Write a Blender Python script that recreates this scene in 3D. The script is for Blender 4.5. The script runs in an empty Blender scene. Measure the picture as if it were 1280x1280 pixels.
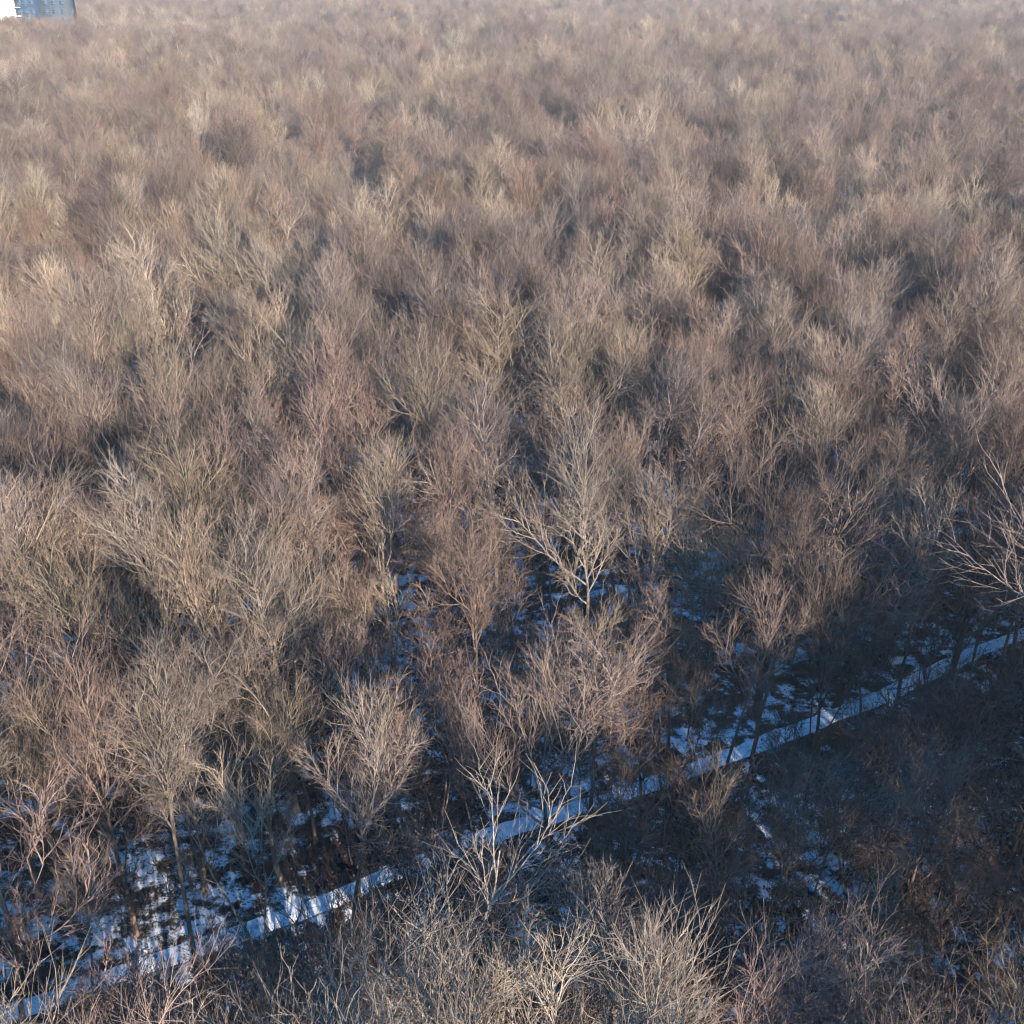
import bpy, math, random
import numpy as np

scene = bpy.context.scene
COL = scene.collection
R = math.radians
PI = math.pi
rnd = random.Random(7)

# ------------------------------------------------------------------ camera
CAM_H = 45.0
FPX = 1372.0                 # focal length in pixels of the 1280 px photograph
PITCH = R(27.2)              # downward tilt
cam_d = bpy.data.cameras.new('camera')
cam = bpy.data.objects.new('camera', cam_d)
COL.objects.link(cam)
cam.location = (0, 0, CAM_H)
cam.rotation_euler = (PI / 2 - PITCH, 0, 0)
cam_d.sensor_width = 36.0
cam_d.angle = 2 * math.atan(640 / FPX)
cam_d.clip_start = 0.5
cam_d.clip_end = 6000
scene.camera = cam

# ------------------------------------------------------------------ sky and sun
SUN_EL = R(15.5)
SUN_AZ = R(24)               # to the right of straight behind the camera
world = bpy.data.worlds.new('World')
scene.world = world
world.use_nodes = True
wn = world.node_tree.nodes
wl = world.node_tree.links
bg = wn['Background']
sky = wn.new('ShaderNodeTexSky')
sky.sky_type = 'NISHITA'
sky.sun_disc = False
sky.sun_elevation = SUN_EL
sky.sun_rotation = PI - SUN_AZ
sky.air_density = 2.0
sky.dust_density = 0.0
sky.ozone_density = 10.0
tone = wn.new('ShaderNodeMix')          # the camera's warm white balance, seen in the skylight
tone.data_type = 'RGBA'
tone.blend_type = 'MULTIPLY'
tone.inputs[0].default_value = 1.0
tone.inputs[7].default_value = (0.58, 1.08, 1.22, 1)
wl.new(sky.outputs[0], tone.inputs[6])
wl.new(tone.outputs[2], bg.inputs['Color'])
bg.inputs['Strength'].default_value = 0.13
sun_d = bpy.data.lights.new('sun', 'SUN')
sun_d.energy = 5.0
sun_d.angle = R(0.5)
sun_d.color = (1.0, 0.86, 0.70)
sun = bpy.data.objects.new('sun', sun_d)
COL.objects.link(sun)
# the lamp shines along its -Z: from behind-right of the camera towards the wood
sun.rotation_euler = (PI / 2 - SUN_EL, 0, SUN_AZ)
sun.location = (20, -40, 80)

vs = scene.view_settings
vs.view_transform = 'Standard'
vs.look = 'None'
vs.exposure = 1.75
vs.gamma = 1.0
scene.cycles.max_bounces = 3
scene.cycles.debug_use_spatial_splits = True
scene.cycles.diffuse_bounces = 2
scene.cycles.glossy_bounces = 2
scene.cycles.volume_bounces = 0
scene.cycles.use_denoising = True
scene.cycles.use_adaptive_sampling = True
scene.cycles.adaptive_threshold = 0.027
scene.cycles.adaptive_min_samples = 24
scene.cycles.pixel_filter_type = 'BLACKMAN_HARRIS'
scene.cycles.filter_width = 1.25


# ------------------------------------------------------------------ helpers
def pix_dir(px, py):
    u = (px - 640) / FPX
    v = (640 - py) / FPX
    c, s = math.cos(PITCH), math.sin(PITCH)
    return np.array([u, c + v * s, -s + v * c])


def at_height(px, py, z):
    d = pix_dir(px, py)
    t = (z - CAM_H) / d[2]
    return np.array([d[0] * t, d[1] * t])


def project(x, y, z):
    c, s = math.cos(PITCH), math.sin(PITCH)
    dz = z - CAM_H
    depth = y * c - dz * s
    if depth < 1:
        return None
    up = y * s + dz * c
    return 640 + FPX * x / depth, 640 - FPX * up / depth, depth


def ground_z(x, y):
    return (0.35 * np.sin(x * 0.11 + 0.6) * np.cos(y * 0.09 + 0.3)
            + 0.22 * np.sin(x * 0.23 + y * 0.17)
            + 0.9 * np.sin(x * 0.021 + 1.0) * np.sin(y * 0.017))


def on_ground(px, py):
    x, y = at_height(px, py, 0.0)
    for _ in range(6):
        x, y = at_height(px, py, float(ground_z(x, y)))
    return np.array([x, y])


def tag(o, label=None, cat=None, group=None, kind=None):
    if label: o['label'] = label
    if cat: o['category'] = cat
    if group: o['group'] = group
    if kind: o['kind'] = kind
    return o


def mesh_from(name, verts, faces, mat=None, smooth=True):
    """verts (n,3) array, faces (m,4) or (m,3) array"""
    me = bpy.data.meshes.new(name)
    verts = np.asarray(verts, dtype=np.float32)
    faces = np.asarray(faces, dtype=np.int32)
    k = faces.shape[1]
    me.vertices.add(len(verts))
    me.vertices.foreach_set('co', verts.ravel())
    me.loops.add(faces.size)
    me.loops.foreach_set('vertex_index', faces.ravel())
    me.polygons.add(len(faces))
    me.polygons.foreach_set('loop_start', np.arange(0, faces.size, k, dtype=np.int32))
    if smooth:
        me.polygons.foreach_set('use_smooth', np.ones(len(faces), dtype=bool))
    me.update(calc_edges=True)
    if mat: me.materials.append(mat)
    return me


def link(name, me, parent=None):
    o = bpy.data.objects.new(name, me)
    COL.objects.link(o)
    if parent: o.parent = parent
    return o


# ------------------------------------------------------------------ materials
def new_mat(name):
    m = bpy.data.materials.new(name)
    m.use_nodes = True
    nt = m.node_tree
    b = nt.nodes['Principled BSDF']
    b.inputs['Specular IOR Level'].default_value = 0.2
    return m, nt, b


def noise(nt, scale, detail=4, rough=0.55, coord='Object'):
    tc = nt.nodes.new('ShaderNodeTexCoord')
    n = nt.nodes.new('ShaderNodeTexNoise')
    n.inputs['Scale'].default_value = scale
    n.inputs['Detail'].default_value = detail
    n.inputs['Roughness'].default_value = rough
    nt.links.new(tc.outputs[coord], n.inputs['Vector'])
    return n


def ramp(nt, src, stops):
    r = nt.nodes.new('ShaderNodeValToRGB')
    el = r.color_ramp.elements
    while len(el) < len(stops): el.new(0.5)
    for e, (p, c) in zip(el, stops):
        e.position = p
        e.color = c if len(c) == 4 else (*c, 1)
    nt.links.new(src, r.inputs['Fac'])
    return r


def mix(nt, fac, a, b, mode='MIX'):
    m = nt.nodes.new('ShaderNodeMix')
    m.data_type = 'RGBA'
    m.blend_type = mode
    for sock, val in ((m.inputs[0], fac), (m.inputs[6], a), (m.inputs[7], b)):
        if hasattr(val, 'is_output'):
            nt.links.new(val, sock)
        else:
            sock.default_value = val if isinstance(val, (int, float)) else (*val, 1)
    return m.outputs[2]


def bark_mat(name, gain, moss, scale):
    m, nt, b = new_mat(name)
    at = nt.nodes.new('ShaderNodeAttribute')
    at.attribute_type = 'INSTANCER'
    at.attribute_name = 'tint'
    n1 = noise(nt, scale, 5, 0.65)
    n2 = noise(nt, 0.45, 3, 0.5)
    v1 = ramp(nt, n1.outputs['Fac'], [(0.3, (0.55,) * 3), (0.7, (1.25,) * 3)])
    v2 = ramp(nt, n2.outputs['Fac'], [(0.3, (0.75, 0.73, 0.72)), (0.7, (1.15, 1.15, 1.12))])
    c = mix(nt, 1.0, at.outputs['Color'], v1.outputs['Color'], 'MULTIPLY')
    c = mix(nt, 1.0, c, v2.outputs['Color'], 'MULTIPLY')
    c = mix(nt, 1.0, c, gain, 'MULTIPLY')
    if moss:
        n3 = noise(nt, 1.1, 4, 0.6)
        f = ramp(nt, n3.outputs['Fac'], [(0.52, (0, 0, 0)), (0.68, (moss,) * 3)])
        c = mix(nt, f.outputs['Color'], c, (0.095, 0.088, 0.046))
    nt.links.new(c, b.inputs['Base Color'])
    b.inputs['Roughness'].default_value = 0.9
    bp = nt.nodes.new('ShaderNodeBump')
    bp.inputs['Strength'].default_value = 0.6
    bp.inputs['Distance'].default_value = 0.03
    nt.links.new(n1.outputs['Fac'], bp.inputs['Height'])
    nt.links.new(bp.outputs['Normal'], b.inputs['Normal'])
    return m


M = {}
M['trunk'] = bark_mat('trunk_bark', (0.80, 0.78, 0.74), 0.55, 9.0)
M['limb'] = bark_mat('limb_bark', (1.12, 1.09, 1.05), 0.15, 7.0)
M['twig'] = bark_mat('twig_bark', (0.93, 0.87, 0.83), 0.0, 3.0)

m, nt, b = new_mat('dead_leaf')
n = noise(nt, 2.2, 2)
r = ramp(nt, n.outputs['Fac'], [(0.3, (0.06, 0.036, 0.026)), (0.5, (0.105, 0.068, 0.050)), (0.72, (0.18, 0.125, 0.092))])
nt.links.new(r.outputs['Color'], b.inputs['Base Color'])
b.inputs['Roughness'].default_value = 0.7
M['leaf'] = m


def snow_mat(name, lo, hi, litter_a, litter_b, scale):
    m, nt, b = new_mat(name)
    a = noise(nt, scale, 8, 0.66)
    c2 = noise(nt, scale * 0.16, 3, 0.5)
    f = noise(nt, 16.0, 4, 0.7)
    add = nt.nodes.new('ShaderNodeMath'); add.operation = 'MULTIPLY_ADD'
    nt.links.new(c2.outputs['Fac'], add.inputs[0]); add.inputs[1].default_value = 0.55
    nt.links.new(a.outputs['Fac'], add.inputs[2])
    add2 = nt.nodes.new('ShaderNodeMath'); add2.operation = 'MULTIPLY_ADD'
    nt.links.new(f.outputs['Fac'], add2.inputs[0]); add2.inputs[1].default_value = 0.22
    nt.links.new(add.outputs[0], add2.inputs[2])
    k = ramp(nt, add2.outputs[0], [(lo, (0, 0, 0)), (hi, (1, 1, 1))])
    lit = mix(nt, f.outputs['Fac'], litter_a, litter_b)
    c = mix(nt, k.outputs['Color'], lit, (0.84, 0.88, 0.92))
    nt.links.new(c, b.inputs['Base Color'])
    b.inputs['Roughness'].default_value = 0.75
    bp = nt.nodes.new('ShaderNodeBump')
    bp.inputs['Strength'].default_value = 0.7
    bp.inputs['Distance'].default_value = 0.12
    nt.links.new(add2.outputs[0], bp.inputs['Height'])
    nt.links.new(bp.outputs['Normal'], b.inputs['Normal'])
    return m


M['ground'] = snow_mat('snowy_leaf_litter', 0.91, 1.06, (0.022, 0.016, 0.013), (0.058, 0.041, 0.033), 1.0)
M['path'] = snow_mat('path_snow', 0.62, 0.80, (0.09, 0.07, 0.06), (0.16, 0.13, 0.11), 1.3)

# ------------------------------------------------------------------ ground
def axis(fine0, fine1, step, lo, hi):
    a = list(np.arange(fine0, fine1 + 1e-6, step))
    s = step
    while a[-1] < hi:
        s *= 1.25; a.append(min(a[-1] + s, hi))
    s = step
    while a[0] > lo:
        s *= 1.25; a.insert(0, max(a[0] - s, lo))
    return np.array(a)


gx = axis(-70, 70, 1.0, -1500, 1500)
gy = axis(10, 140, 1.0, -700, 2300)
X, Y = np.meshgrid(gx, gy)
fade = np.exp(-np.maximum(0, np.hypot(X, Y - 75) - 110) / 400)
Z = ground_z(X, Y)
V = np.stack([X.ravel(), Y.ravel(), Z.ravel()], 1)
nx, ny = len(gx), len(gy)
i, j = np.meshgrid(np.arange(nx - 1), np.arange(ny - 1))
q = (j * nx + i).ravel()
F = np.stack([q, q + 1, q + nx + 1, q + nx], 1)
ground = link('ground', mesh_from('ground', V, F, M['ground']))
tag(ground, 'forest floor of dark leaf litter patched with thin blue-shaded snow', 'ground', kind='structure')

# ------------------------------------------------------------------ path
path_px = [(-140, 1318), (-60, 1291), (20, 1263), (100, 1236), (210, 1198), (340, 1152), (450, 1108), (590, 1052),
           (720, 1012), (800, 985), (880, 956), (1020, 906), (1100, 872), (1190, 826), (1270, 796), (1340, 768), (1420, 738)]
pp = np.array([on_ground(x, y) for x, y in path_px])
for _ in range(3):      # Chaikin smoothing
    a, c = pp[:-1], pp[1:]
    pp = np.concatenate([pp[:1], np.stack([0.75 * a + 0.25 * c, 0.25 * a + 0.75 * c], 1).reshape(-1, 2), pp[-1:]])
seg = np.hypot(*np.diff(pp, axis=0).T)
s = np.concatenate([[0], np.cumsum(seg)])
ss = np.arange(0, s[-1], 0.35)
pc = np.stack([np.interp(ss, s, pp[:, 0]), np.interp(ss, s, pp[:, 1])], 1)
tg = np.gradient(pc, axis=0); tg /= np.linalg.norm(tg, axis=1)[:, None]
nr = np.stack([-tg[:, 1], tg[:, 0]], 1)
rs = np.random.RandomState(3)
wob = lambda sd: np.convolve(np.random.RandomState(sd).randn(len(ss) + 8), np.ones(9) / 9, 'valid')
cols = 9
PV = []
wl_, wr_ = 0.56 + 0.22 * wob(1), 0.56 + 0.22 * wob(2)
for k in range(cols):
    t = -1 + 2 * k / (cols - 1)
    off = np.where(t < 0, t * wl_, t * wr_)
    P = pc + nr * off[:, None]
    zz = ground_z(P[:, 0], P[:, 1]) + 0.03 * (1 - t ** 4) - 0.035 * math.exp(-((abs(t) - 0.45) / 0.16) ** 2) * 0.5 + 0.004
    PV.append(np.column_stack([P, zz]))
PV = np.stack(PV, 1)
n_, c_ = PV.shape[:2]
i, j = np.meshgrid(np.arange(c_ - 1), np.arange(n_ - 1))
q = (j * c_ + i).ravel()
F = np.stack([q, q + c_, q + c_ + 1, q + 1], 1)
path = link('path', mesh_from('path', PV.reshape(-1, 3), F[:, ::-1] , M['path']))
tag(path, 'narrow snow-covered path running through the bare wood', 'path', kind='structure')


def path_dist(x, y):
    return float(np.min(np.hypot(pc[:, 0] - x, pc[:, 1] - y)))


# ------------------------------------------------------------------ bare trees
def tubes(P, Rr, sides):
    """P (N,S,3) polylines, Rr (N,S) radii -> verts, quads"""
    N, S, _ = P.shape
    T = np.gradient(P, axis=1)
    T /= np.linalg.norm(T, axis=2, keepdims=True) + 1e-9
    mean = T.mean(1)
    ref = np.where(np.abs(mean[:, 2:3]) < 0.75, np.array([[0, 0, 1.0]]), np.array([[1.0, 0, 0]]))
    U = np.cross(T, np.repeat(ref[:, None, :], S, 1))
    U /= np.linalg.norm(U, axis=2, keepdims=True) + 1e-9
    W = np.cross(T, U)
    ang = np.arange(sides) * 2 * PI / sides
    ring = (U[:, :, None, :] * np.cos(ang)[None, None, :, None] + W[:, :, None, :] * np.sin(ang)[None, None, :, None])
    V = P[:, :, None, :] + ring * Rr[:, :, None, None]
    idx = np.arange(N * S * sides).reshape(N, S, sides)
    a = idx[:, :-1, :]; b_ = idx[:, 1:, :]
    a2 = np.roll(a, -1, 2); b2 = np.roll(b_, -1, 2)
    F = np.stack([a, a2, b2, b_], -1).reshape(-1, 4)
    return V.reshape(-1, 3), F


def join(parts):
    vs_, fs_, o = [], [], 0
    for v, f in parts:
        vs_.append(v); fs_.append(f + o); o += len(v)
    return np.concatenate(vs_), np.concatenate(fs_)


def grow(rs, P0, D0, L, r0, segs, jit, trop, taper):
    N = len(P0)
    P = np.zeros((N, segs + 1, 3)); P[:, 0] = P0
    D = D0.copy()
    for k in range(segs):
        if k: D = D + jit * rs.randn(N, 3) + np.array([0, 0, trop])
        D /= np.linalg.norm(D, axis=1, keepdims=True)
        P[:, k + 1] = P[:, k] + D * (L / segs)[:, None]
    t = np.linspace(0, 1, segs + 1)
    Rr = r0[:, None] * (1 - (1 - taper) * t[None, :] ** 0.9)
    return P, Rr


def spawn(rs, P, Rr, L, kmin, kmax, t0, t1, ang0, ang1, len0, len1, rr, rmin, spread=0.25):
    """children of every polyline; returns start, dir, length, radius, parent index"""
    N, S, _ = P.shape
    cnt = rs.randint(kmin, kmax + 1, N)
    par = np.repeat(np.arange(N), cnt)
    first = np.concatenate([[0], np.cumsum(cnt)[:-1]])
    kk = np.arange(len(par)) - first[par]
    t = t0 + (t1 - t0) * (kk + rs.rand(len(par))) / cnt[par]
    f = t * (S - 1)
    i0 = np.minimum(f.astype(int), S - 2); w = (f - i0)[:, None]
    A, B = P[par, i0], P[par, i0 + 1]
    st = A * (1 - w) + B * w
    T = B - A; T /= np.linalg.norm(T, axis=1, keepdims=True) + 1e-9
    rad = Rr[par, i0] * (1 - w[:, 0]) + Rr[par, i0 + 1] * w[:, 0]
    ref = np.where(np.abs(T[:, 2:3]) < 0.9, np.array([[0, 0, 1.0]]), np.array([[1.0, 0, 0]]))
    U = np.cross(T, ref); U /= np.linalg.norm(U, axis=1, keepdims=True) + 1e-9
    W = np.cross(T, U)
    phi = (kk * 2.399963 + (rs.rand(N) * 2 * PI)[par] + rs.randn(len(par)) * 0.45)[:, None]
    a = (ang0 + (ang1 - ang0) * (t - t0) / (t1 - t0) + rs.randn(len(par)) * 0.13)[:, None]
    D = T * np.cos(a) + (U * np.cos(phi) + W * np.sin(phi)) * np.sin(a)
    ln = L[par] * (len0 + (len1 - len0) * (t - t0) / (t1 - t0)) * (1 + spread * rs.randn(len(par))).clip(0.5, 1.6)
    r = np.maximum(rad * rr, rmin)
    return st, D, ln, r, par


def make_variant(seed, p):
    """returns dict of meshes: trunk, limbs (list), whole_crown (limbs + twigs), twigs, leaves"""
    rs = np.random.RandomState(seed)
    h = p['h']
    out = dict(h=h)
    stems = p.get('stems', 1)
    P0 = np.zeros((stems, 3)); D0 = np.tile([0, 0, 1.0], (stems, 1))
    if stems > 1:
        a = np.arange(stems) * 2 * PI / stems + rs.rand()
        P0[:, 0], P0[:, 1] = 0.22 * np.cos(a), 0.22 * np.sin(a)
        D0[:, 0], D0[:, 1] = 0.24 * np.cos(a), 0.24 * np.sin(a)
    D0[:, 0] += p.get('lean', 0.0)
    P0[:, 2] = -0.35
    L0 = np.full(stems, h * p['trunk']) * (1 - 0.15 * rs.rand(stems))
    r0 = np.full(stems, p['r']) * (0.75 if stems > 1 else 1)
    T, TR = grow(rs, P0, D0, L0, r0, 12, p.get('tj', 0.06), 0.03, 0.22)
    TR[:, 0] *= 1.5
    TR[:, 1] *= 1.08
    out['trunk'] = tubes(T, TR, 9)
    k = p['k1']
    st, D, L1, r1, par1 = spawn(rs, T, TR, np.full(stems, h), k[0], k[1], p['t0'], 0.99, p['a0'], p['a1'], p['l0'], p['l1'], 0.66, 0.03)
    B1, R1 = grow(rs, st, D, L1, r1, 10, p['j'] * 0.85, p['trop'], 0.22)
    st, D, L2, r2, par2 = spawn(rs, B1, R1, L1, p['k2'][0], p['k2'][1], 0.22, 0.99, 0.62, 0.42, 0.54, 0.28, 0.70, 0.034)
    B2, R2 = grow(rs, st, D, L2, r2, 6, p['j'], p['trop'] * 0.9, 0.35)
    st, D, L3, r3, par3 = spawn(rs, B2, R2, L2, p['k3'][0], p['k3'][1], 0.15, 1.0, 0.58, 0.38, 0.68, 0.50, 0.74, 0.020)
    L3 = np.clip(L3, 0.6, 2.5)
    r3 = np.minimum(r3, 0.034)
    B3, R3 = grow(rs, st, D, L3, r3, 4, p['j'] * 1.1, p['trop'] * 0.8, 0.36)
    # fine twigs on the third order and directly on the limbs
    st, D, L4, r4, _ = spawn(rs, B3, R3, L3, p['k4'][0], p['k4'][1], 0.12, 1.0, 0.55, 0.38, 0.66, 0.5, 0.7, 0.0115)
    L4 = np.clip(L4, 0.35, 1.3)
    r4 = np.minimum(r4, 0.016)
    B4, R4 = grow(rs, st, D, L4, r4, 2, p['j'] * 1.2, p['trop'], 0.30)
    st, D, L5, r5, _ = spawn(rs, B1, R1, L1, 4, 8, 0.15, 0.95, 0.9, 0.6, 0.14, 0.12, 0.4, 0.010, 0.4)
    L5 = np.clip(L5, 0.4, 1.5); r5 = np.minimum(r5, 0.018)
    B5, R5 = grow(rs, st, D, L5, r5, 3, p['j'], p['trop'], 0.5)
    par2 = np.asarray(par2)
    limbs = []
    for i_ in range(len(B1)):
        m_ = par2 == i_
        g = [tubes(B1[i_:i_ + 1], R1[i_:i_ + 1], 6)]
        if m_.any(): g.append(tubes(B2[m_], R2[m_], 4))
        limbs.append(join(g))
    out['limbs'] = limbs
    out['twigs'] = join([tubes(B3, R3, 3), tubes(B4, R4, 3), tubes(B5, R5, 3)])
    if p.get('leaves'):
        tips = np.concatenate([B4[:, -1], B4[:, 1], B3[:, 2]])
        sel = tips[rs.rand(len(tips)) < p['leaves']]
        n_l = len(sel)
        u = rs.randn(n_l, 3); u /= np.linalg.norm(u, axis=1, keepdims=True)
        w_ = np.cross(u, rs.randn(n_l, 3)); w_ /= np.linalg.norm(w_, axis=1, keepdims=True)
        sz = (0.04 + 0.035 * rs.rand(n_l))[:, None]
        dn = np.array([0, 0, -1.0]) * sz * 0.6
        nn = np.cross(u, w_) * sz * 0.35
        c0 = sel + dn
        q_ = np.stack([c0 - u * sz, c0 - w_ * sz * 0.6 + nn, c0 + u * sz, c0 + w_ * sz * 0.6 + nn], 1).reshape(-1, 3)
        out['leaves'] = (q_, np.arange(n_l * 4).reshape(-1, 4))
    return out


base = dict(j=0.10, trop=0.085, k2=(7, 8), k3=(5, 7), k4=(3, 4), tj=0.05)
P_ = lambda **k: dict(base, **k)
SPEC = {
    # name: parameters; forest-grown trees, long bare trunk and upright crown
    'broad_a': P_(h=20.0, trunk=0.72, r=0.24, t0=0.58, k1=(9, 10), a0=0.75, a1=0.32, l0=0.36, l1=0.24),
    'broad_b': P_(h=19.0, trunk=0.68, r=0.25, t0=0.55, k1=(8, 9), a0=0.80, a1=0.36, l0=0.38, l1=0.26, tj=0.07),
    'broad_c': P_(h=20.0, trunk=0.70, r=0.23, t0=0.60, k1=(9, 11), a0=0.72, a1=0.34, l0=0.34, l1=0.25, j=0.12),
    'dome_a': P_(h=19.5, trunk=0.70, r=0.24, t0=0.55, k1=(12, 13), a0=1.05, a1=0.25, l0=0.30, l1=0.24, k2=(7, 8), k3=(6, 7), k4=(4, 5), trop=0.10),
    'dome_b': P_(h=18.5, trunk=0.66, r=0.23, t0=0.52, k1=(11, 12), a0=1.10, a1=0.30, l0=0.32, l1=0.26, k2=(7, 8), k3=(6, 7), k4=(4, 5), trop=0.09, j=0.12),
    'near_a': P_(h=19.0, trunk=0.66, r=0.25, t0=0.48, k1=(12, 13), a0=0.98, a1=0.36, l0=0.40, l1=0.26, k2=(8, 9), k3=(6, 7), k4=(4, 5), j=0.15),
    'near_b': P_(h=19.0, trunk=0.62, r=0.25, t0=0.46, k1=(11, 12), a0=1.0, a1=0.40, l0=0.42, l1=0.28, k2=(8, 9), k3=(6, 7), k4=(4, 5), j=0.16),
    'vase_a': P_(h=20.0, trunk=0.72, r=0.19, t0=0.56, k1=(8, 9), a0=0.50, a1=0.26, l0=0.35, l1=0.24, trop=0.10),
    'vase_b': P_(h=19.0, trunk=0.68, r=0.17, t0=0.54, k1=(5, 7), a0=0.52, a1=0.28, l0=0.36, l1=0.26, stems=2, trop=0.10),
    'vase_c': P_(h=19.0, trunk=0.60, r=0.19, t0=0.60, k1=(6, 7), a0=0.50, a1=0.22, l0=0.44, l1=0.34, trop=0.07, j=0.12, tj=0.09),
    'tall_a': P_(h=21.0, trunk=0.86, r=0.18, t0=0.62, k1=(10, 12), a0=0.58, a1=0.28, l0=0.21, l1=0.14, trop=0.10),
    'tall_b': P_(h=19.0, trunk=0.84, r=0.15, t0=0.60, k1=(9, 11), a0=0.64, a1=0.32, l0=0.21, l1=0.15, tj=0.08),
    'tall_c': P_(h=20.0, trunk=0.78, r=0.16, t0=0.50, k1=(12, 13), a0=0.85, a1=0.30, l0=0.20, l1=0.18, tj=0.10, j=0.14),
    'crooked_a': P_(h=16.0, trunk=0.72, r=0.16, t0=0.50, k1=(7, 8), a0=0.85, a1=0.45, l0=0.32, l1=0.22, j=0.18, trop=0.07, tj=0.10, lean=-0.04),
    'crooked_b': P_(h=17.0, trunk=0.76, r=0.17, t0=0.52, k1=(6, 7), a0=0.95, a1=0.4, l0=0.30, l1=0.20, j=0.20, trop=0.06, tj=0.12),
    'leafy_a': P_(h=14.0, trunk=0.80, r=0.12, t0=0.54, k1=(8, 9), a0=0.75, a1=0.42, l0=0.27, l1=0.19, j=0.16, leaves=0.18, tj=0.07),
    'leafy_b': P_(h=12.0, trunk=0.78, r=0.10, t0=0.48, k1=(7, 8), a0=0.75, a1=0.42, l0=0.28, l1=0.21, j=0.16, leaves=0.24, stems=2, k2=(5, 6)),
    'thicket_a': P_(h=11.0, trunk=0.72, r=0.08, t0=0.46, k1=(6, 7), a0=0.55, a1=0.34, l0=0.34, l1=0.25, j=0.13, stems=3, k2=(5, 6), k3=(4, 5)),
    'fan_a': P_(h=17.0, trunk=0.54, r=0.22, t0=0.50, k1=(8, 9), a0=0.85, a1=0.40, l0=0.50, l1=0.34, trop=0.09, j=0.11),
    'sapling_a': P_(h=6.5, trunk=0.82, r=0.045, t0=0.3, k1=(6, 8), a0=0.7, a1=0.4, l0=0.28, l1=0.2, k2=(3, 4), k3=(2, 3), k4=(2, 2)),
    'sapling_b': P_(h=5.0, trunk=0.70, r=0.035, t0=0.25, k1=(4, 5), a0=0.7, a1=0.4, l0=0.36, l1=0.25, k2=(3, 4), k3=(2, 3), k4=(2, 2), stems=3, leaves=0.25),
}
VAR = {}
for n_v, (name, p) in enumerate(SPEC.items()):
    v = make_variant(100 + n_v * 7, p)
    allv = np.concatenate([v['twigs'][0]] + [l[0] for l in v['limbs']])
    sc = p['h'] / np.percentile(allv[:, 2], 99.7)      # crown top at the nominal height
    for key in ('trunk', 'twigs', 'leaves'):
        if key in v: v[key] = (v[key][0] * sc, v[key][1])
    v['limbs'] = [(a * sc, f) for a, f in v['limbs']]
    allv = allv * sc
    v['w'] = float(np.percentile(np.hypot(allv[:, 0], allv[:, 1]), 95))
    me = {}
    me['trunk'] = mesh_from(name + '_trunk', *v['trunk'], M['trunk'])
    me['twigs'] = mesh_from(name + '_twigs', *v['twigs'], M['twig'])
    me['limbs'] = [mesh_from(name + '_limb', *l, M['limb']) for l in v['limbs']]
    lv, lf = join(v['limbs'])
    cv, cf = join([(lv, lf), v['twigs']])
    cm = mesh_from(name + '_crown', cv, cf, M['limb'])
    cm.materials.append(M['twig'])
    mi = np.zeros(len(cf), dtype=np.int32); mi[len(lf):] = 1
    cm.polygons.foreach_set('material_index', mi)
    me['crown'] = cm
    if 'leaves' in v: me['leaves'] = mesh_from(name + '_leaves', *v['leaves'], M['leaf'], smooth=False)
    VAR[name] = dict(h=p['h'], w=v['w'], me=me)
    print(name, 'w %.1f' % v['w'], 'tris', 2 * (len(cf) + len(v['trunk'][1])), 'limbs', len(v['limbs']))

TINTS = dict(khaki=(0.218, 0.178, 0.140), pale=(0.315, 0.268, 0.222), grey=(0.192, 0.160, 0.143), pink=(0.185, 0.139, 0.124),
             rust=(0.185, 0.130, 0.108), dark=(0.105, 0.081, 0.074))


def jitter_tint(name, r_):
    c = TINTS[name]
    g = r_.uniform(0.82, 1.16)
    return [c[0] * g * r_.uniform(0.96, 1.04), c[1] * g, c[2] * g * r_.uniform(0.94, 1.06)]


SRC = {}          # first trunk / crown / leaves object of every variant, read by the far wood


def place_tree(objname, var, x, y, h, rot, tint, label, cat, group, split=False, width=1.0, lean=(0, 0)):
    v = VAR[var]
    root = bpy.data.objects.new(objname, None)
    root.empty_display_size = 0.5
    COL.objects.link(root)
    s_ = h / v['h']
    root.location = (x, y, float(ground_z(x, y)))
    root.rotation_euler = (lean[0], lean[1], rot)
    root.scale = (s_ * width, s_ * width, s_)
    tag(root, label, cat, group)
    parts = [('trunk', v['me']['trunk'])]
    if split:
        parts += [('limb', l) for l in v['me']['limbs']] + [('crown', v['me']['twigs'])]
    else:
        parts += [('crown', v['me']['crown'])]
    if 'leaves' in v['me']: parts.append(('dead_leaves', v['me']['leaves']))
    for nm, me in parts:
        o = bpy.data.objects.new(nm, me)
        COL.objects.link(o)
        o.parent = root
        o['tint'] = tint
        key = 'crown' if nm == 'crown' and not split else nm
        if not (nm == 'crown' and split): SRC.setdefault(var, {}).setdefault(key, o)
    return root


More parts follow.
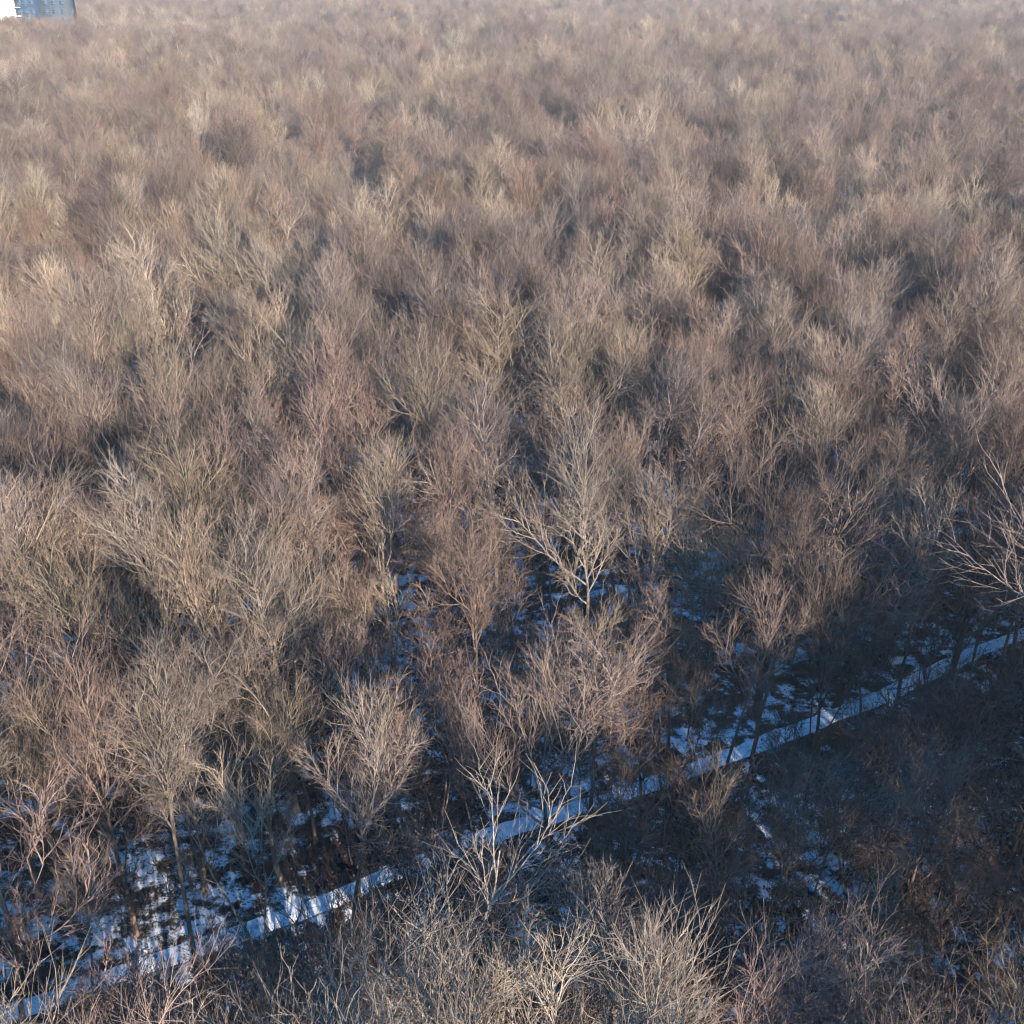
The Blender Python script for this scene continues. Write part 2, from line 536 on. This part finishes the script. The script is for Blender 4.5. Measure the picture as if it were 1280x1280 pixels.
# ---- trees that can be picked out in the photograph: crown-top pixel, height, variant
FEATURE = [
    # px, py, height, variant, tint, width, label
    (645, 1128, 18.0, 'near_a', 'pale', 1.15, 'bright pale broad crown of bare branches below the path'),
    (465, 1150, 17.5, 'near_b', 'pale', 1.15, 'bright pale domed tree touching the broadest pale crown below the path'),
    (860, 1150, 18.0, 'vase_a', 'pale', 0.9, 'pale bare treetop with upright forked twigs beside the broadest pale crown'),
    (95, 610, 20.5, 'fan_a', 'khaki', 0.9, 'large tan tree with fan of upswept limbs at the wood edge of the path'),
    (250, 640, 19.0, 'vase_a', 'khaki', 0.9, 'upright tan tree standing between the large tan tree and the leafy small one'),
    (415, 635, 13.0, 'leafy_b', 'rust', 1.05, 'small bushy tree holding warm brown dead leaves under taller grey crowns'),
    (610, 372, 20.5, 'dome_a', 'khaki', 1.35, 'great rounded khaki crown rising over the snowy clearing'),
    (485, 440, 19.0, 'vase_b', 'grey', 1.0, 'twin-stemmed grey tree leaning on the great rounded khaki crown'),
    (728, 430, 19.0, 'dome_b', 'grey', 1.0, 'grey domed tree on the far side of the snowy clearing'),
    (300, 385, 20.5, 'fan_a', 'khaki', 1.0, 'wide fan-shaped khaki tree with many limbs rising from one low fork'),
    (90, 330, 21.0, 'tall_a', 'grey', 1.2, 'tall straight grey tree behind the large tan tree'),
    (335, 285, 20.0, 'broad_b', 'pale', 0.9, 'pale bare tree with long sideways limbs behind the khaki fan tree'),
    (475, 222, 21.0, 'dome_a', 'pale', 1.2, 'pale silvery dome standing proud of the brown crowns around it'),
    (885, 470, 17.0, 'leafy_a', 'pink', 1.25, 'pinkish brown tree with a few dead leaves past the snowy clearing'),
    (1135, 400, 18.5, 'tall_b', 'pink', 1.25, 'tall pinkish tree with a pale twisted trunk and pointed crown'),
    (905, 620, 15.0, 'fan_a', 'pale', 0.95, 'tree with curved pale limbs reaching over the path towards the clearing'),
    (1085, 628, 15.0, 'thicket_a', 'pink', 1.5, 'dense rounded purple-brown crown of fine twigs beside the curved pale limbs'),
    (500, 860, 13.5, 'crooked_a', 'khaki', 0.75, 'slim crooked tree forking beside the path, few dead leaves'),
    (270, 890, 14.5, 'vase_b', 'pale', 0.85, 'white-barked forked tree rooted at the path edge'),
    (815, 925, 11.0, 'thicket_a', 'rust', 0.95, 'small reddish many-stemmed tree on the lower side of the path'),
    (955, 1000, 11.5, 'leafy_b', 'khaki', 0.9, 'small tan tree with flat-topped crown on the lower side of the path'),
    (1180, 945, 14.0, 'vase_a', 'pink', 1.0, 'reddish grey tree with loose upright crown on the lower side of the path'),
    (1245, 610, 18.0, 'broad_b', 'dark', 0.8, 'dark broad tree where the path leaves the wood'),
    (1240, 1060, 12.0, 'crooked_a', 'dark', 0.9, 'dark crooked tree in the shaded hollow below the path'),
    (25, 880, 15.0, 'vase_a', 'khaki', 0.9, 'narrow tan tree standing in front of the large tan tree'),
    (70, 1085, 11.0, 'tall_b', 'khaki', 0.9, 'thin straight tan tree near the snowy end of the path'),
    (640, 640, 12.0, 'leafy_a', 'dark', 0.9, 'dark small tree with curled dead leaves beside the snowy clearing'),
    (600, 850, 12.0, 'leafy_b', 'dark', 0.8, 'dark bushy tree with brown leaves at the upper edge of the path'),
    (1130, 1120, 9.0, 'crooked_a', 'khaki', 0.7, 'low forked tree with bare tan stem in the shaded hollow'),
    (420, 720, 12.0, 'leafy_a', 'pink', 0.8, 'slender leafy tree with pinkish twigs under the small bushy tree'),
    (1210, 500, 18.0, 'tall_a', 'grey', 1.1, 'straight grey tree standing beside the tall pinkish one'),
    (132, 13, 23.0, 'dome_b', 'pale', 1.3, 'pale dome-shaped crown in the far wood near the white building'),
    (64, 19, 22.6, 'broad_b', 'rust', 1.1, 'reddish crown standing against the blue front of the far building'),
    (26, 40, 21.5, 'broad_a', 'khaki', 1.2, 'tan dome right under the white wall of the far building'),
    (92, 9, 25.0, 'dome_a', 'grey', 1.1, 'tall grey dome in front of the blue wing of the far building'),
    (1108, 925, 11.0, 'thicket_a', 'pink', 1.25, 'low pinkish thicket growing tight under the path beside the reddish grey tree'),
    (1215, 885, 11.5, 'leafy_b', 'rust', 1.2, 'low rusty tree with dead leaves tight under the path'),
    (1045, 1000, 11.0, 'leafy_b', 'pink', 1.2, 'low pinkish tree with dead leaves beside the flat-topped tan tree'),
    (915, 178, 19.5, 'leafy_a', 'rust', 1.3, 'rusty ochre crown standing out among grey crowns'),
    (1078, 185, 20.5, 'broad_a', 'pale', 0.9, 'silvery broad crown in the grey upper wood'),
    (1215, 215, 20.0, 'broad_c', 'pale', 0.9, 'silvery dome with stiff upright twigs in the grey upper wood'),
    (35, 235, 19.0, 'broad_b', 'rust', 0.9, 'reddish broad crown behind the tall straight grey tree'),
    (225, 350, 15.0, 'thicket_a', 'rust', 1.5, 'low reddish thicket crown behind the khaki fan tree'),
    (905, 310, 17.0, 'leafy_a', 'pink', 1.1, 'pinkish leafy crown with an open top in the dark grey stand'),
    (1010, 330, 19.0, 'tall_a', 'dark', 1.1, 'dark narrow tree in the grey stand above the tall pinkish one'),
]
placed = []      # x, y, radius used for spacing
feature_roots = []
for k, (px, py, h, var, tint, wd, lab) in enumerate(FEATURE):
    x, y = at_height(px, py, h)
    if path_dist(x, y) < 1.7:
        i_ = int(np.argmin(np.hypot(pc[:, 0] - x, pc[:, 1] - y)))
        dv = np.array([x, y]) - pc[i_]; dv /= np.linalg.norm(dv) + 1e-6
        x, y = pc[i_] + dv * 1.7
    placed.append((x, y, 0.42 * VAR[var]['w'] * h / VAR[var]['h'] * wd + 1.0))
    rr_ = random.Random(500 + k)
    place_tree('bare_tree', var, x, y, h, rr_.uniform(0, 6.28), jitter_tint(tint, rr_), lab, 'tree', 'bare trees of the winter wood', split=True, width=wd)

# ---- fill trees: dart throwing, keeping the sight lines to the visible path and snow patches
clear_px = [(20, 1262), (60, 1249), (100, 1236), (150, 1218), (200, 1200), (250, 1184), (290, 1170), (350, 1148), (400, 1128), (440, 1112),
            (590, 1052), (630, 1040), (680, 1026), (730, 1008), (770, 996), (820, 978), (870, 960), (930, 940), (980, 921), (1040, 898), (1100, 872),
            (1150, 847), (1190, 826), (1235, 810), (1270, 796), (690, 765), (660, 775), (720, 780), (525, 690), (530, 780), (700, 1090),
            (650, 1110), (1020, 1150), (860, 1060)]
CL = np.array([on_ground(x, y) for x, y in clear_px])


def blocks(x, y, h, w, th0):
    d = math.hypot(x, y)
    g = np.hypot(CL[:, 0], CL[:, 1])
    along = (CL[:, 0] * x + CL[:, 1] * y) / g
    lat = np.abs(CL[:, 0] * y - CL[:, 1] * x) / g
    z = CAM_H * (1 - along / g)
    return bool(np.any((along < g) & (z < h * 0.93) & (z > h * th0) & (lat < w * 0.60)) or np.any((along < g) & (z < h * th0) & (z > 0.3) & (lat < 0.2)))


FT = []
for (px, py, h, var, tint, wd, lab), (x, y, _r) in zip(FEATURE, placed):
    FT.append((x, y, 0.72 * h, VAR[var]['w'] * h / VAR[var]['h'] * wd))
FT = np.array(FT)


def hides_feature(x, y, h, w):
    g = np.hypot(FT[:, 0], FT[:, 1])
    along = (FT[:, 0] * x + FT[:, 1] * y) / g
    lat = np.abs(FT[:, 0] * y - FT[:, 1] * x) / g
    z = CAM_H + (FT[:, 2] - CAM_H) * along / g
    return bool(np.any((along < g - 0.5) & (z < h) & (lat < 0.42 * FT[:, 3] + 0.25 * w)))


def in_frame(x, y, h, w):
    for z in (h, h * 0.75, h * 0.5, 0.0):
        for dx in (-0.6 * w, 0, 0.6 * w):
            q_ = project(x + dx, y, z)
            if q_ and -5 < q_[0] < 1285 and -5 < q_[1] < 1285: return True
    return False


WEIGHT = [('dome_a', 7), ('dome_b', 7), ('broad_a', 9), ('broad_b', 8), ('broad_c', 9), ('vase_a', 14), ('vase_b', 12), ('vase_c', 12), ('tall_a', 11), ('tall_b', 10),
          ('tall_c', 9), ('crooked_a', 4), ('crooked_b', 5), ('leafy_a', 8), ('leafy_b', 4), ('thicket_a', 3), ('fan_a', 5)]
WN, WW = [a for a, _ in WEIGHT], [b_ for _, b_ in WEIGHT]


def tint_for(x, y, var, r_):
    # the wood turns from tan on one side to greyer and pinker on the other, in patches
    n_ = math.sin(x * 0.045 + 1.3) * math.cos(y * 0.037) + 0.6 * math.sin(x * 0.11 - y * 0.07) - x / (0.5 * abs(y) + 20) * 0.5
    n_ += r_.gauss(0, 0.6)
    if x > 7 and y < 42: return r_.choice(['dark', 'pink', 'grey', 'dark'])  # darker barks put the shade of the near right corner into the colour
    if var.startswith('leafy'): return r_.choice(['pink', 'rust', 'pink', 'dark', 'khaki'])
    if n_ > 0.7: return r_.choice(['khaki', 'khaki', 'pale', 'pink', 'grey', 'rust'] if y > 60 else ['khaki', 'khaki', 'grey', 'grey', 'pink'])
    if n_ > -0.1: return r_.choice(['khaki', 'grey', 'pale', 'pink', 'grey'] if y > 90 else ['khaki', 'grey', 'pink', 'grey'])
    return r_.choice(['grey', 'pink', 'grey', 'dark'])


cells = {}


def near_ok(x, y, rad):
    cx, cy = int(x // 8), int(y // 8)
    for a in range(cx - 1, cx + 2):
        for b_ in range(cy - 1, cy + 2):
            for (qx, qy, qr) in cells.get((a, b_), ()):
                if (qx - x) ** 2 + (qy - y) ** 2 < (0.5 * (qr + rad)) ** 2: return False
    return True


def put(x, y, rad):
    cells.setdefault((int(x // 8), int(y // 8)), []).append((x, y, rad))


for t in placed: put(*t)
fill = []
rf = random.Random(21)
for _ in range(120000):
    y = rf.uniform(-45, 150)
    x = rf.uniform(-0.56 * max(y, 0) - 30, 0.56 * max(y, 0) + 45)
    var = rf.choices(WN, WW)[0]
    v = VAR[var]
    h = v['h'] * rf.uniform(0.84, 1.08)
    if y < 16:      # unseen trees lowered so the low sun reaches the crowns below the path
        lat_s = (x + 1.5) * math.cos(SUN_AZ) - (25 - y) * math.sin(SUN_AZ)
        h *= 0.48 if abs(lat_s) < 13 else 0.76 if x > 16 else 0.95
    wd = rf.uniform(0.85, 1.1)
    w = v['w'] * h / v['h'] * wd
    rad = 1.7 + 0.36 * w
    if 40 < y < 76 and -10 < x < 22: rad += 0.9      # the wood stands more open here
    if not near_ok(x, y, rad): continue
    if math.hypot(x, y) < 9: continue
    if path_dist(x, y) < 1.7: continue
    if y > 5 and (blocks(x, y, h, w, 0.40) or hides_feature(x, y, h, w)): continue
    # nothing in front of the brightest crown below the path
    if 0 < y < 24 and abs(x) < 12 and in_frame(x, y, h, w): continue
    put(x, y, rad)
    fill.append((x, y, h, w, var, wd))
vis = [f for f in fill if in_frame(*f[:4])]
hid = [f for f in fill if not in_frame(*f[:4])]
vis.sort(key=lambda f: math.hypot(f[0], f[1]))
N_THINGS = 300 - len(FEATURE)
things, rest = vis[:N_THINGS], vis[N_THINGS:]
print('fill', len(fill), 'visible', len(vis), 'far limit', things[-1][1])

TINTWORD = dict(khaki='tan', pale='pale', grey='grey', pink='pinkish', rust='reddish', dark='dark')
SHAPE = dict(dome='rounded crown', broad='broad crown', vase='upswept crown', tall='narrow crown', crooked='crooked trunk',
             leafy='few dead leaves', thicket='several stems', fan='low fork')
SHORT = ['broadest pale crown', 'pale domed tree', 'pale upright treetop', 'large tan tree', 'upright tan tree', 'small bushy tree', 'great khaki crown',
         'twin-stemmed grey tree', 'grey domed tree', 'khaki fan tree', 'tall grey tree', 'long-limbed pale tree', 'pale silvery dome',
         'pinkish leafy tree', 'tall pinkish tree', 'curved pale limbs', 'purple-brown crown', 'slim crooked tree', 'white-barked tree',
         'reddish many-stemmed tree', 'flat-topped tan tree', 'reddish grey tree', 'dark broad tree', 'dark crooked tree', 'narrow tan tree',
         'thin tan tree', 'dark small tree', 'dark bushy tree', 'low forked tree', 'slender leafy tree', 'straight grey tree',
         'pale far dome', 'reddish far crown', 'tan far dome', 'grey far dome', 'low pinkish thicket', 'low rusty tree', 'low pinkish tree', 'rusty ochre crown', 'silvery broad crown', 'silvery upright dome',
         'reddish broad crown', 'low reddish thicket', 'open-topped pinkish crown', 'dark narrow tree']
assert len(SHORT) == len(FEATURE)


def where(x, y):
    d = sorted((math.hypot(p_[0] - x, p_[1] - y), n_) for p_, n_ in zip(placed, SHORT))
    if path_dist(x, y) < 3.2: return 'by the path near the ' + d[0][1]
    if d[0][0] < 4.5: return 'right beside the ' + d[0][1]
    both = 'near the %s and the %s' % (d[0][1], d[1][1])
    return both if len(both.replace('-', ' ').split()) <= 9 else 'near the ' + d[0][1]


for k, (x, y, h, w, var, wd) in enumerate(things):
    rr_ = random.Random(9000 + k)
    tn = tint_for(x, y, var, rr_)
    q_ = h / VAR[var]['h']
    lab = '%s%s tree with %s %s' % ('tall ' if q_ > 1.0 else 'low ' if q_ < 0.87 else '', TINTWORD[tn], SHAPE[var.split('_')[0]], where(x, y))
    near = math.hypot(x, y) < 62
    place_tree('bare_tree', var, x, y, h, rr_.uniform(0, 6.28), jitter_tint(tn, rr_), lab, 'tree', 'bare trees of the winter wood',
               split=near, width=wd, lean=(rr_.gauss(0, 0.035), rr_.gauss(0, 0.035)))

# ---- young trees filling the gaps between the old ones
YN = ['leafy_a', 'leafy_b', 'thicket_a', 'crooked_b', 'tall_b', 'vase_b']
young = []
rf = random.Random(31)
for _ in range(30000):
    y = rf.uniform(14, 105)
    x = rf.uniform(-0.5 * y - 4, 0.5 * y + 4)
    var = rf.choices(YN, [4, 4, 5, 2, 3, 3])[0]
    v = VAR[var]
    low = x > 0.9 * (y - 42)          # lower side of the path
    h = rf.uniform(7.5, 15.5) if low else rf.uniform(6.5, 11.5)
    if not low and rf.random() < 0.90: continue
    wd = rf.uniform(0.9, 1.3)
    w = v['w'] * h / v['h'] * wd
    rad = 1.3 + 0.40 * w
    if not near_ok(x, y, rad): continue
    if path_dist(x, y) < 1.3 or math.hypot(x, y) < 12: continue
    if not in_frame(x, y, h, w) or blocks(x, y, h, w, 0.42) or hides_feature(x, y, h, w): continue
    put(x, y, rad)
    young.append((x, y, h, w, var, wd))
young.sort(key=lambda f: math.hypot(f[0], f[1]))
print('young', len(young))
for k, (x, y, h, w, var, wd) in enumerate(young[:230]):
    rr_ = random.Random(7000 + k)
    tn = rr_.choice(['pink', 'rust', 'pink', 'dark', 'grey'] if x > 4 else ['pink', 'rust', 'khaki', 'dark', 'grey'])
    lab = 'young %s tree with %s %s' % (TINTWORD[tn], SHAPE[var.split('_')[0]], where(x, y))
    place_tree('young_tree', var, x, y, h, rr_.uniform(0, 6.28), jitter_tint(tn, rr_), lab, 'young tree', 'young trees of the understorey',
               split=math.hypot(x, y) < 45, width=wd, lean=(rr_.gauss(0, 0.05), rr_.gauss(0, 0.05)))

# ---- saplings of the undergrowth
sap = []
rf = random.Random(77)
for _ in range(6000):
    y = rf.uniform(14, 95)
    x = rf.uniform(-0.5 * y - 3, 0.5 * y + 3)
    if path_dist(x, y) < 1.15: continue
    if any((x - a) ** 2 + (y - b_) ** 2 < 7.0 for a, b_, *_r in sap): continue
    var = rf.choice(['sapling_a', 'sapling_b'])
    h = VAR[var]['h'] * rf.uniform(0.6, 1.2)
    if not in_frame(x, y, h, 1.5): continue
    if blocks(x, y, h, 1.6, 0.0): continue
    sap.append((x, y, h, var))
    if len(sap) >= 230: break
for k, (x, y, h, var) in enumerate(sap):
    rr_ = random.Random(4000 + k)
    tn = rr_.choice(['pink', 'dark', 'dark', 'rust', 'grey'])
    lab = '%s %s sapling %s' % ('slender' if var == 'sapling_a' else 'bushy', TINTWORD[tn], where(x, y))
    place_tree('sapling', var, x, y, h, rr_.uniform(0, 6.28), jitter_tint(tn, rr_), lab, 'sapling', 'saplings under the winter wood',
               width=rr_.uniform(0.9, 1.4), lean=(rr_.gauss(0, 0.08), rr_.gauss(0, 0.08)))

# ------------------------------------------------------------------ the rest of the wood, one mass
far = []
rf = random.Random(5)
for f in rest + hid: far.append((*f[:3], f[4], f[5]))
BLD = (-194.0, 470.0)
for _ in range(150000):
    y = 60 + 1340 * math.sqrt(rf.random())
    x = rf.uniform(-0.54 * y - 30, 0.54 * y + 50)
    if y < 150 and abs(x) < 0.56 * y + 45 and x > -0.56 * y - 30: continue
    if rf.random() > (1.0 if y < 700 else 0.6): continue
    var = rf.choices(WN, [26, 26, 7, 6, 7, 6, 5, 5, 4, 3, 3, 2, 2, 4, 2, 1, 4])[0]
    v = VAR[var]
    h = v['h'] * rf.uniform(0.84, 1.12)
    wd = rf.uniform(0.95, 1.25)
    rad = 2.2 + 0.45 * v['w'] * wd
    if -45 < x - BLD[0] < 35 and -75 < y - BLD[1] < -6: h = 21.2 * rf.uniform(1.0, 1.10); rad *= 0.7
    if not near_ok(x, y, rad): continue
    if -34 < x - BLD[0] < 30 and -6 < y - BLD[1] < 22: continue
    put(x, y, rad)
    far.append((x, y, h, var, wd))
print('far wood', len(far))
names = WN
pts = np.array([(f[0], f[1], float(ground_z(f[0], f[1]))) for f in far], dtype=np.float32)
fm = bpy.data.meshes.new('far_wood')
fm.from_pydata(pts.tolist(), [], [])
rf = random.Random(6)
attr = {k: [] for k in ('vi', 'rz', 'sx', 'sz')}
tints = []
for (x, y, h, var, wd) in far:
    s_ = h / VAR[var]['h']
    attr['vi'].append(names.index(var)); attr['rz'].append(rf.uniform(0, 6.28))
    attr['sx'].append(s_ * wd); attr['sz'].append(s_)
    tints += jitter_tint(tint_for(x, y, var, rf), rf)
a = fm.attributes.new('vi', 'INT', 'POINT'); a.data.foreach_set('value', attr['vi'])
for k in ('rz', 'sx', 'sz'):
    a = fm.attributes.new(k, 'FLOAT', 'POINT'); a.data.foreach_set('value', attr[k])
a = fm.attributes.new('tint', 'FLOAT_VECTOR', 'POINT'); a.data.foreach_set('vector', tints)
wood = link('far_wood', fm)
tag(wood, 'dense mass of bare crowns filling the distance', 'wood', kind='stuff')

ng = bpy.data.node_groups.new('far_wood', 'GeometryNodeTree')
ng.interface.new_socket('Geometry', in_out='INPUT', socket_type='NodeSocketGeometry')
ng.interface.new_socket('Geometry', in_out='OUTPUT', socket_type='NodeSocketGeometry')
N = ng.nodes; Lk = ng.links
gi = N.new('NodeGroupInput'); go = N.new('NodeGroupOutput')


def attr_node(name, typ):
    n = N.new('GeometryNodeInputNamedAttribute')
    n.data_type = typ
    n.inputs['Name'].default_value = name
    return n.outputs['Attribute']


vi, rz, sx, sz = attr_node('vi', 'INT'), attr_node('rz', 'FLOAT'), attr_node('sx', 'FLOAT'), attr_node('sz', 'FLOAT')
cr = N.new('ShaderNodeCombineXYZ'); Lk.new(rz, cr.inputs[2])
e2r = N.new('FunctionNodeEulerToRotation'); Lk.new(cr.outputs[0], e2r.inputs[0])
cs = N.new('ShaderNodeCombineXYZ'); Lk.new(sx, cs.inputs[0]); Lk.new(sx, cs.inputs[1]); Lk.new(sz, cs.inputs[2])
jn = N.new('GeometryNodeJoinGeometry')
for k, var in enumerate(names):
    j1 = N.new('GeometryNodeJoinGeometry')
    src = SRC[var]
    for key in ('trunk', 'crown', 'dead_leaves'):
        if key not in src: continue
        oi = N.new('GeometryNodeObjectInfo')
        oi.transform_space = 'ORIGINAL'
        oi.inputs['Object'].default_value = src[key]
        oi.inputs['As Instance'].default_value = False
        Lk.new(oi.outputs['Geometry'], j1.inputs[0])
    g2i = N.new('GeometryNodeGeometryToInstance'); Lk.new(j1.outputs[0], g2i.inputs[0])
    cmp_ = N.new('FunctionNodeCompare'); cmp_.data_type = 'INT'; cmp_.operation = 'EQUAL'
    ii = [s_ for s_ in cmp_.inputs if s_.type == 'INT']
    Lk.new(vi, ii[0]); ii[1].default_value = k
    iop = N.new('GeometryNodeInstanceOnPoints')
    Lk.new(gi.outputs[0], iop.inputs['Points'])
    Lk.new(cmp_.outputs[0], iop.inputs['Selection'])
    Lk.new(g2i.outputs[0], iop.inputs['Instance'])
    Lk.new(e2r.outputs[0], iop.inputs['Rotation'])
    Lk.new(cs.outputs[0], iop.inputs['Scale'])
    Lk.new(iop.outputs[0], jn.inputs[0])
Lk.new(jn.outputs[0], go.inputs[0])
md = wood.modifiers.new('far_wood', 'NODES')
md.node_group = ng

# ------------------------------------------------------------------ leaf litter on the floor
rs = np.random.RandomState(12)
n_l = 42000
yy = 18 + 80 * rs.rand(n_l) ** 1.3
xx = (rs.rand(n_l) * 2 - 1) * (0.5 * yy + 4)
keep = np.sin(xx * 0.9 + 1.7 * np.sin(yy * 0.5)) * np.sin(yy * 0.8 + np.sin(xx * 0.6)) + 0.6 * rs.randn(n_l) > -0.2
pd = np.min(np.hypot(pc[None, ::3, 0] - xx[:, None], pc[None, ::3, 1] - yy[:, None]), axis=1)
keep &= (pd > 0.6) | (rs.rand(n_l) < 0.15)
xx, yy = xx[keep], yy[keep]
n_l = len(xx)
c0 = np.column_stack([xx, yy, ground_z(xx, yy) + 0.045])
ang = rs.rand(n_l) * 6.28
sz_ = (0.05 + 0.06 * rs.rand(n_l))[:, None]
u = np.column_stack([np.cos(ang), np.sin(ang), 0.5 * rs.randn(n_l)]) * sz_
w_ = np.column_stack([-np.sin(ang), np.cos(ang), 0.5 * rs.randn(n_l)]) * sz_ * 0.65
lift = np.array([0, 0, 0.02])
q_ = np.stack([c0 - u, c0 - w_ + lift, c0 + u, c0 + w_ + lift], 1).reshape(-1, 3)
lit = link('leaf_litter', mesh_from('leaf_litter', q_, np.arange(n_l * 4).reshape(-1, 4), M['leaf'], smooth=False))
tag(lit, 'curled brown dead leaves lying over the snow', 'leaves', kind='stuff')

# ------------------------------------------------------------------ building at the far edge of the wood
def box_mesh(name, x0, x1, y0, y1, z0, z1, mat):
    v = [(x0, y0, z0), (x1, y0, z0), (x1, y1, z0), (x0, y1, z0), (x0, y0, z1), (x1, y0, z1), (x1, y1, z1), (x0, y1, z1)]
    f = [(0, 3, 2, 1), (4, 5, 6, 7), (0, 1, 5, 4), (1, 2, 6, 5), (2, 3, 7, 6), (3, 0, 4, 7)]
    return mesh_from(name, v, f, mat, smooth=False)


def plain(name, col, rough, var=0.08):
    m, nt, b = new_mat(name)
    n = noise(nt, 0.6, 5, 0.6)
    r = ramp(nt, n.outputs['Fac'], [(0.3, tuple(c * (1 - var) for c in col)), (0.7, tuple(min(1, c * (1 + var)) for c in col))])
    nt.links.new(r.outputs['Color'], b.inputs['Base Color'])
    b.inputs['Roughness'].default_value = rough
    return m


M['white'] = plain('white_render', (0.80, 0.79, 0.76), 0.8)
M['bluewall'] = plain('blue_cladding', (0.018, 0.036, 0.066), 0.6)
M['greywall'] = plain('shaded_wing_wall', (0.045, 0.055, 0.068), 0.7)  # dark blue-grey paints a facade in shade into the wall colour
M['bframe'] = plain('blue_grey_frame', (0.08, 0.10, 0.13), 0.5)
M['glass'] = plain('blue_glass', (0.03, 0.06, 0.10), 0.25)
M['frame'] = plain('white_frame', (0.75, 0.75, 0.75), 0.5)
M['roof'] = plain('grey_roof', (0.22, 0.22, 0.23), 0.8)
bld = bpy.data.objects.new('apartment_building', None)
COL.objects.link(bld)
bld.location = (BLD[0], BLD[1], float(ground_z(*BLD)))
bld.rotation_euler = (0, 0, R(4))
tag(bld, 'white and blue block showing above the far bare crowns', 'building')


def bpart(name, mat, x0, x1, y0, y1, z0, z1, parent=None):
    return link(name, box_mesh(name, x0, x1, y0, y1, z0, z1, mat), parent or bld)


bpart('wall', M['white'], -26, 0, 0, 14, -0.5, 36.0)
bpart('blue_bay', M['bluewall'], 0.002, 8.4, 1.1, 13.5, -0.5, 33.0)
bpart('side_wing', M['greywall'], 8.402, 19.5, 4.0, 14.0, -0.5, 30.0)
bpart('roof', M['roof'], -26.4, 0.4, -0.4, 14.4, 36.0, 36.5)
bpart('roof', M['roof'], 0.41, 8.7, 0.8, 13.8, 33.0, 33.4)
bpart('roof', M['roof'], 8.71, 19.8, 3.7, 14.3, 30.0, 30.4)


def window(x0, x1, yf, z0, z1):
    t = 0.09
    fr = bpart('window', M['bframe'], x0, x1, yf - 0.05, yf + 0.02, z0, z1)
    link('pane', box_mesh('pane', x0 + t, x1 - t, yf - 0.058, yf - 0.01, z0 + t, (z0 + z1) / 2 - t / 2, M['glass']), fr)
    link('pane', box_mesh('pane', x0 + t, x1 - t, yf - 0.058, yf - 0.01, (z0 + z1) / 2 + t / 2, z1 - t, M['glass']), fr)
    link('sill', box_mesh('sill', x0 - 0.06, x1 + 0.06, yf - 0.16, yf - 0.052, z0 - 0.08, z0 - 0.004, M['bframe']), fr)


for fl in range(4, 10):
    z = 0.9 + fl * 3.05
    for x in (1.2, 3.4, 5.8):
        window(x, x + 1.5, 1.1, z, z + 1.8)
    for x in (-23.5, -19.5, -15.5, -11.5, -8.0):
        window(x, x + 1.5, 0.0, z, z + 1.5)
    if z + 1.7 < 29.5:
        for x in (10.0, 13.2, 16.4):
            window(x, x + 1.7, 4.0, z, z + 1.6)
    bpart('balcony_slab', M['frame'], -1.2, 2.6, -1.25, -0.003, z - 0.75, z - 0.5)

# ------------------------------------------------------------------ the air
hz = link('haze', box_mesh('haze', -1550, 1550, -750, 2350, -4.0, 48.0, None))
tag(hz, 'thin pale winter haze over the wood', 'haze', kind='stuff')
m = bpy.data.materials.new('haze')
m.use_nodes = True
nt = m.node_tree
nt.nodes.clear()
o = nt.nodes.new('ShaderNodeOutputMaterial')
pv = nt.nodes.new('ShaderNodeVolumePrincipled')
pv.inputs['Color'].default_value = (0.86, 0.90, 0.96, 1)
pv.inputs['Density'].default_value = 0.00018
pv.inputs['Anisotropy'].default_value = 0.0
nt.links.new(pv.outputs[0], o.inputs['Volume'])
hz.data.materials.append(m)
